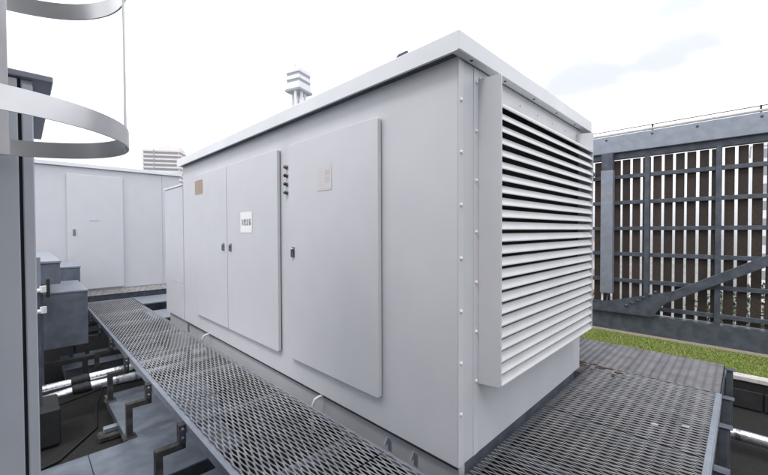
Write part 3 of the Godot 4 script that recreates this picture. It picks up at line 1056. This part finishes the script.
	obj("valve_body", st, mottled(Color(0.12, 0.10, 0.10), Color(0.20, 0.165, 0.16), 0.8, 0.0, 0.03, 88, 2.0), tr)
	# small junk on the floor
	var tj := thing("rubber_foot_block", "small grey equipment foot on the dark floor below the walkway", "support", Vector3(-1.28, -0.75, -3.62))
	st = S()
	bx(st, Vector3(-0.10, 0, -0.08), Vector3(0.10, 0.07, 0.08), 0.015)
	obj("block", st, M.weather, tj)
	st = S()
	bx(st, Vector3(-0.05, 0.071, -0.04), Vector3(0.10, 0.13, 0.03), 0.01)
	obj("cap", st, M.galv, tj)
	var tb := thing("floor_box", "dark steel box on the pit floor next to the left cabinet", "box", Vector3(-1.80, -0.75, -3.9))
	st = S()
	bx(st, Vector3(-0.5, 0.03, -0.4), Vector3(0.14, 0.40, 0.1), 0.01)
	obj("body", st, M.darkbox, tb)
	st = S()
	bx(st, Vector3(-0.45, 0, -0.35), Vector3(0.10, 0.029, 0.05))
	obj("base", st, M.black, tb)
	# steel support rails crossing under the walkway further back
	for z in [-5.3, -6.9, -7.6]:
		st = S()
		bx(st, Vector3(-2.2, -0.30, z), Vector3(-0.30, -0.24, z + 0.06), 0.004)
		bx(st, Vector3(-1.35, -0.75, z + 0.005), Vector3(-1.29, -0.301, z + 0.055))
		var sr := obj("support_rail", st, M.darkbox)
		tag(sr, "galvanised steel support rail under the walkway %s" % {-5.3: "in front of the low box", -6.9: "beside the low box", -7.6: "nearest the far enclosure"}[z], "rail", "support rails under the walkway")
	# cables lying in the pit
	var cab := [
		[[Vector3(-2.4, -0.735, -3.2), Vector3(-1.7, -0.737, -3.45), Vector3(-1.35, -0.737, -3.95), Vector3(-1.28, -0.737, -4.6), Vector3(-1.05, -0.737, -5.6)], "black cable curving over the dark floor beside the duct cover"],
		[[Vector3(-2.4, -0.735, -4.9), Vector3(-1.7, -0.737, -4.95), Vector3(-1.1, -0.737, -5.25), Vector3(-0.4, -0.737, -5.15)], "black cable on the floor behind the foil pipes"]]
	for e in cab:
		st = S()
		tube(st, e[0], 0.013, 8)
		tag(obj("cable", st, M.tape), e[1], "cable")
	# dark box under the crossing piece
	var tk := thing("floor_drain_box", "grey lidded box in the gap between walkway and low cabinet", "box", Vector3(0.02, -0.75, -7.3))
	st = S()
	bx(st, Vector3(-0.11, 0, -0.5), Vector3(0.40, 0.50, 0.35), 0.01)
	obj("body", st, M.galvdark, tk)
	st = S()
	bx(st, Vector3(-0.115, 0.502, -0.52), Vector3(0.42, 0.535, 0.37), 0.006)
	obj("lid", st, M.galv, tk)
	# pit on the right
	var tp := thing("foil_pipe", "silver jacketed pipe at the bottom right running out from under the platform", "pipe")
	st = S()
	tube(st, [Vector3(3.24, -0.60, -2.5), Vector3(3.24, -0.60, 1.21)], 0.052, 16)
	tube(st, [Vector3(3.24, -0.60, 1.212), Vector3(3.24, -0.60, 4.5)], 0.055, 16)
	obj("jacket", st, M.jacket, tp)
	st = S()
	tube(st, [Vector3(3.24, -0.60, 1.22), Vector3(3.24, -0.60, 1.26)], 0.058, 16)
	obj("band", st, M.chrome, tp)
	for z in [0.2, 2.2]:
		st = S()
		bx(st, Vector3(3.19, -0.75, z), Vector3(3.29, -0.657, z + 0.05))
		obj("saddle", st, M.galvdark, tp)
	var tw := thing("trench_panel", "grey steel cover panel on the side of the trench at right", "panel", Vector3(4.44, -0.75, 0))
	for k in 4:
		st = S()
		bx(st, Vector3(0.0, 0.02, -0.4 + k * 0.62), Vector3(0.025, 0.24, 0.20 + k * 0.62), 0.004)
		obj("plate", st, M.darkbox, tw)

# ---------------------------------------------------------------- fence
func build_fence() -> void:
	var t := thing("screen_fence", "galvanised steel screen fence with dark brown upright boards", "fence", Vector3(6.0, -0.37, 0))
	var z0 := -7.0
	var z1 := 7.0
	var st := S()
	prism(st, PackedVector2Array([Vector2(-0.10, 0.0), Vector2(-0.10, 0.345), Vector2(0.10, 0.345), Vector2(0.10, 0.33), Vector2(-0.085, 0.33), Vector2(-0.085, 0.015), Vector2(0.10, 0.015), Vector2(0.10, 0.0)]), z1 - z0, Transform3D(Basis(), Vector3(0, 0, z0)))
	obj("base_beam", st, M.galvdark, t)
	st = S()
	bx(st, Vector3(-0.10, 3.305, z0), Vector3(0.14, 3.620, z1), 0.006)
	var beam := obj("top_beam", st, M.galv, t)
	st = S()
	bx(st, Vector3(-0.03, 3.20, z0), Vector3(0.12, 3.304, z1))
	obj("under_rail", st, M.galvdark, t)
	for y in [2.825, 2.345, 1.865, 1.39, 0.90, 0.44]:
		st = S()
		bx(st, Vector3(-0.02, y, z0), Vector3(0.035, y + 0.068, z1), 0.003)
		obj("rail", st, M.galvdark, t)
	for k in 15:
		var z := 0.028 + (k - 7) * 0.937
		if z < z0 or z > z1:
			continue
		st = S()
		bx(st, Vector3(-0.055, 0.346, z - 0.037), Vector3(-0.0205, 3.199, z + 0.037), 0.003)
		obj("post", st, M.galvdark, t)
	# boards
	st = S()
	var boards := []
	for v in 3:
		var s2 := S()
		bx(s2, Vector3(0.045, 0.36, -0.0585), Vector3(0.072, 3.185, 0.0585), 0.003)
		boards.append(finish(s2, mottled(Color(0.155, 0.12, 0.095) * (0.9 + v * 0.12), Color(0.225, 0.175, 0.145) * (0.9 + v * 0.12), 0.75, 0.0, 0.02, 60 + v, 2.0, 0.2)))
	var rng := RandomNumberGenerator.new()
	rng.seed = 4
	for k in range(-45, 46):
		var z := -0.302 + k * 0.1545
		if z < z0 or z > z1:
			continue
		put("board", boards[rng.randi() % 3], Transform3D(Basis(Vector3.RIGHT, rng.randf_range(-0.001, 0.001)), Vector3(rng.randf_range(-0.002, 0.002), rng.randf_range(-0.01, 0.0), z)), t)
	# wide stanchions in front
	for z in [-0.565, 4.4, -5.5]:
		st = S()
		bx(st, Vector3(-0.20, 0.69, z - 0.098), Vector3(-0.058, 2.98, z + 0.098), 0.005)
		var sn := obj("stanchion", st, M.galv, t)
		st = S()
		bx(st, Vector3(-0.19, 2.981, z - 0.09), Vector3(-0.057, 3.303, z + 0.09), 0.004)
		obj("head_block", st, M.galvdark, sn)
		st = S()
		bar(st, Vector3(-0.13, 0.35, z - 0.04), Vector3(-0.13, 0.70, z + 0.03), 0.035, 0.008, Vector3.RIGHT)
		obj("foot_strut", st, M.galv, sn)
		# brace and gusset
		st = S()
		bar(st, Vector3(-0.125, 0.58, z + 0.70), Vector3(-0.125, 2.98, z + 4.70), 0.145, 0.05, Vector3.UP, 0.006)
		var br := obj("brace", st, M.galvdark, sn)
		st = S()
		prism(st, PackedVector2Array([Vector2(-0.26, 0.347), Vector2(0.70, 0.347), Vector2(0.80, 0.50), Vector2(0.92, 0.66), Vector2(0.98, 0.83), Vector2(0.08, 0.56), Vector2(-0.26, 0.47)]), 0.014, Transform3D(Basis(Vector3(0, 0, 1), Vector3.UP, Vector3(1, 0, 0)), Vector3(-0.166, 0, z)))
		obj("gusset_plate", st, M.galvdark, br)
		for b in 6:
			st = S()
			bolt(st, Vector3(-0.166, 0.50 + b * 0.058, z + 0.32 + b * 0.085), Vector3(-1, 0, 0), 0.024, 0.022)
			obj("bolt", st, M.galvdark, br)
	for z in [0.10, 0.70, 1.43, -0.6]:
		st = S()
		bolt(st, Vector3(-0.10, 3.56, z), Vector3(-1, 0, 0), 0.02, 0.014)
		obj("bolt", st, M.galvdark, beam)
	# conduit on top of the beam
	var c := thing("conduit", "white pipe with a thin wire over it along the top of the fence beam", "pipe", Vector3(6.0, 3.25, 0))
	st = S()
	tube(st, [Vector3(-0.02, 0.045, z0), Vector3(-0.02, 0.045, z1)], 0.022, 10)
	obj("pipe", st, M.kerb, c)
	st = S()
	tube(st, [Vector3(-0.02, 0.115, z0), Vector3(-0.02, 0.115, z1)], 0.007, 6)
	obj("wire", st, M.weather, c)
	for k in 9:
		var z := 0.095 + (k - 4) * 1.325
		st = S()
		bx(st, Vector3(-0.03, 0.001, z - 0.012), Vector3(-0.01, 0.125, z + 0.012))
		obj("clamp", st, M.weather, c)

# ---------------------------------------------------------------- far things
func building(called: String, label: String, lo: Vector3, hi: Vector3, wall: Material, floors: int, bays_x: int, bays_z: int) -> void:
	var t := thing(called, label, "building", Vector3((lo.x + hi.x) / 2, lo.y, (lo.z + hi.z) / 2))
	var h := (hi - lo) / 2
	var H := hi.y - lo.y
	var st := S()
	bx(st, Vector3(-h.x, 0, -h.z), Vector3(h.x, H, h.z))
	obj("wall", st, wall, t)
	st = S()
	bx(st, Vector3(-h.x - 0.2, H + 0.01, -h.z - 0.2), Vector3(h.x + 0.2, H + 0.6, h.z + 0.2))
	obj("roof", st, M.wallfar, t)
	var fh := H / floors
	var wx := 2 * h.x / bays_x
	var wz := 2 * h.z / bays_z
	var mz := S()
	bx(mz, Vector3(-0.02, fh * 0.3, -wz * 0.32), Vector3(0.06, fh * 0.82, wz * 0.32))
	var az := finish(mz, M.farglass)
	var mx := S()
	bx(mx, Vector3(-wx * 0.32, fh * 0.3, -0.06), Vector3(wx * 0.32, fh * 0.82, 0.06))
	var ax := finish(mx, M.farglass)
	for f in floors:
		for k in bays_z:
			put("window", az, Transform3D(Basis(), Vector3(-h.x - 0.03, f * fh, -h.z + (k + 0.5) * wz)), t)
		for k in bays_x:
			put("window", ax, Transform3D(Basis(), Vector3(-h.x + (k + 0.5) * wx, f * fh, h.z)), t)

func build_far() -> void:
	# apartment tower with balcony bands, far away
	var s := 310.0 / 150.0
	var t := thing("apartment_tower", "distant pinkish apartment tower with banded balconies above the far enclosure", "building", Vector3(84.5, -12, -310))
	t.rotation.y = deg_to_rad(-33)
	var top := 33.3 * s + 7.5
	var x0 := 53.5 - 78
	var x1 := 78.5 - 78
	var st := S()
	bx(st, Vector3(x0, 0, -26), Vector3(x1, top - 1, 0))
	obj("wall", st, M.pink, t)
	st = S()
	bx(st, Vector3(x0 + 8, top - 0.99, -20), Vector3(x1 - 1.5, top + 3.4, -6))
	bx(st, Vector3(x0 + 11, top + 3.4, -18), Vector3(x0 + 14, top + 5.4, -9))
	obj("roof_house", st, M.pink, t)
	for k in 22:
		var y := top - 1.6 - k * 3.15
		st = S()
		bx(st, Vector3(x0 - 0.3, y, 0.02), Vector3(x1 + 1.5, y + 1.15, 1.6))
		obj("balcony", st, M.pink, t)
		st = S()
		bx(st, Vector3(x1 + 0.02, y, -26), Vector3(x1 + 1.5, y + 1.15, 0.019))
		obj("balcony", st, M.pink, t)
		st = S()
		bx(st, Vector3(x0 + 0.5, y - 1.9, 0.02), Vector3(x1 - 0.5, y - 0.1, 0.12))
		obj("window", st, M.glass, t)
		st = S()
		bx(st, Vector3(x1 + 0.02, y - 1.9, -25.5), Vector3(x1 + 0.12, y - 0.1, -0.5))
		obj("window", st, M.glass, t)
	st = S()
	bx(st, Vector3(x0 + 7.8, 0, 1.61), Vector3(x0 + 8.4, top, 1.9))
	obj("party_wall", st, M.balcony, t)

	# white equipment tower seen over the roof
	var tw := thing("white_tower", "distant white tower with a slotted square head above the enclosure roof", "tower", Vector3(76.8, -12, -125))
	var yb := 69.0
	for p in [Vector2(-2.6, 1.8), Vector2(-0.4, 2.6), Vector2(2.0, 1.2), Vector2(-1.4, -2.0), Vector2(1.2, -2.2)]:
		st = S()
		tube(st, [Vector3(p.x, 0, p.y), Vector3(p.x, yb, p.y)], 0.55, 10)
		obj("column", st, M.towerwhite, tw)
	var bs := Basis(Vector3.UP, deg_to_rad(18))
	st = S()
	bx(st, Vector3(-4.0, yb - 0.8, -3.6), Vector3(4.0, yb, 3.6), 0.0, Transform3D(bs, Vector3.ZERO))
	obj("deck", st, M.towerdark, tw)
	st = S()
	bx(st, Vector3(-3.7, yb + 0.02, -3.3), Vector3(3.7, yb + 2.6, 3.3), 0.1, Transform3D(bs, Vector3.ZERO))
	bx(st, Vector3(-3.7, yb + 3.7, -3.3), Vector3(3.7, yb + 5.2, 3.3), 0.1, Transform3D(bs, Vector3.ZERO))
	bx(st, Vector3(-3.7, yb + 6.3, -3.3), Vector3(3.7, yb + 7.8, 3.3), 0.1, Transform3D(bs, Vector3.ZERO))
	obj("head", st, M.towerwhite, tw)
	st = S()
	bx(st, Vector3(-3.4, yb + 2.6, -3.0), Vector3(3.4, yb + 3.7, 3.0), 0.0, Transform3D(bs, Vector3.ZERO))
	bx(st, Vector3(-3.4, yb + 5.2, -3.0), Vector3(3.4, yb + 6.3, 3.0), 0.0, Transform3D(bs, Vector3.ZERO))
	obj("louvre_slot", st, M.towerdark, tw)
	st = S()
	tube(st, [Vector3(0, yb + 7.8, 0), Vector3(0, yb + 10.0, 0), Vector3(0, yb + 11.2, 0), Vector3(0, yb + 11.5, 0)], [2.1, 2.1, 1.4, 0.4], 16)
	obj("cap", st, M.towerwhite, tw)
	for q in [Vector2(3.2, 2.4), Vector2(-3.0, 2.6)]:
		st = S()
		tube(st, [Vector3(q.x, yb + 7.8, q.y), Vector3(q.x, yb + 10.4, q.y)], 0.12, 6)
		obj("mast", st, M.towerdark, tw)

	# beyond the fence
	building("office_block", "pale block with rows of windows behind the slatted fence", Vector3(95, -12, 2), Vector3(110, 17.0, 48), M.wallfar, 9, 4, 14)
	building("low_house", "low light building behind the left part of the slatted fence", Vector3(70, -12, -52), Vector3(90, 2.0, -18), M.pink, 4, 5, 9)
	tree(Vector3(27.0, -12, 2.0), 10.8, 3.4, 51, "dark green tree behind the middle boards of the fence", 0.9)
	tree(Vector3(25.0, -12, -8.0), 10.4, 3.0, 52, "mid green tree behind the wide stanchion of the fence", 1.1)
	tree(Vector3(30.0, -12, 10.5), 10.6, 3.4, 53, "bushy green tree behind the braced right part of the fence", 1.0)
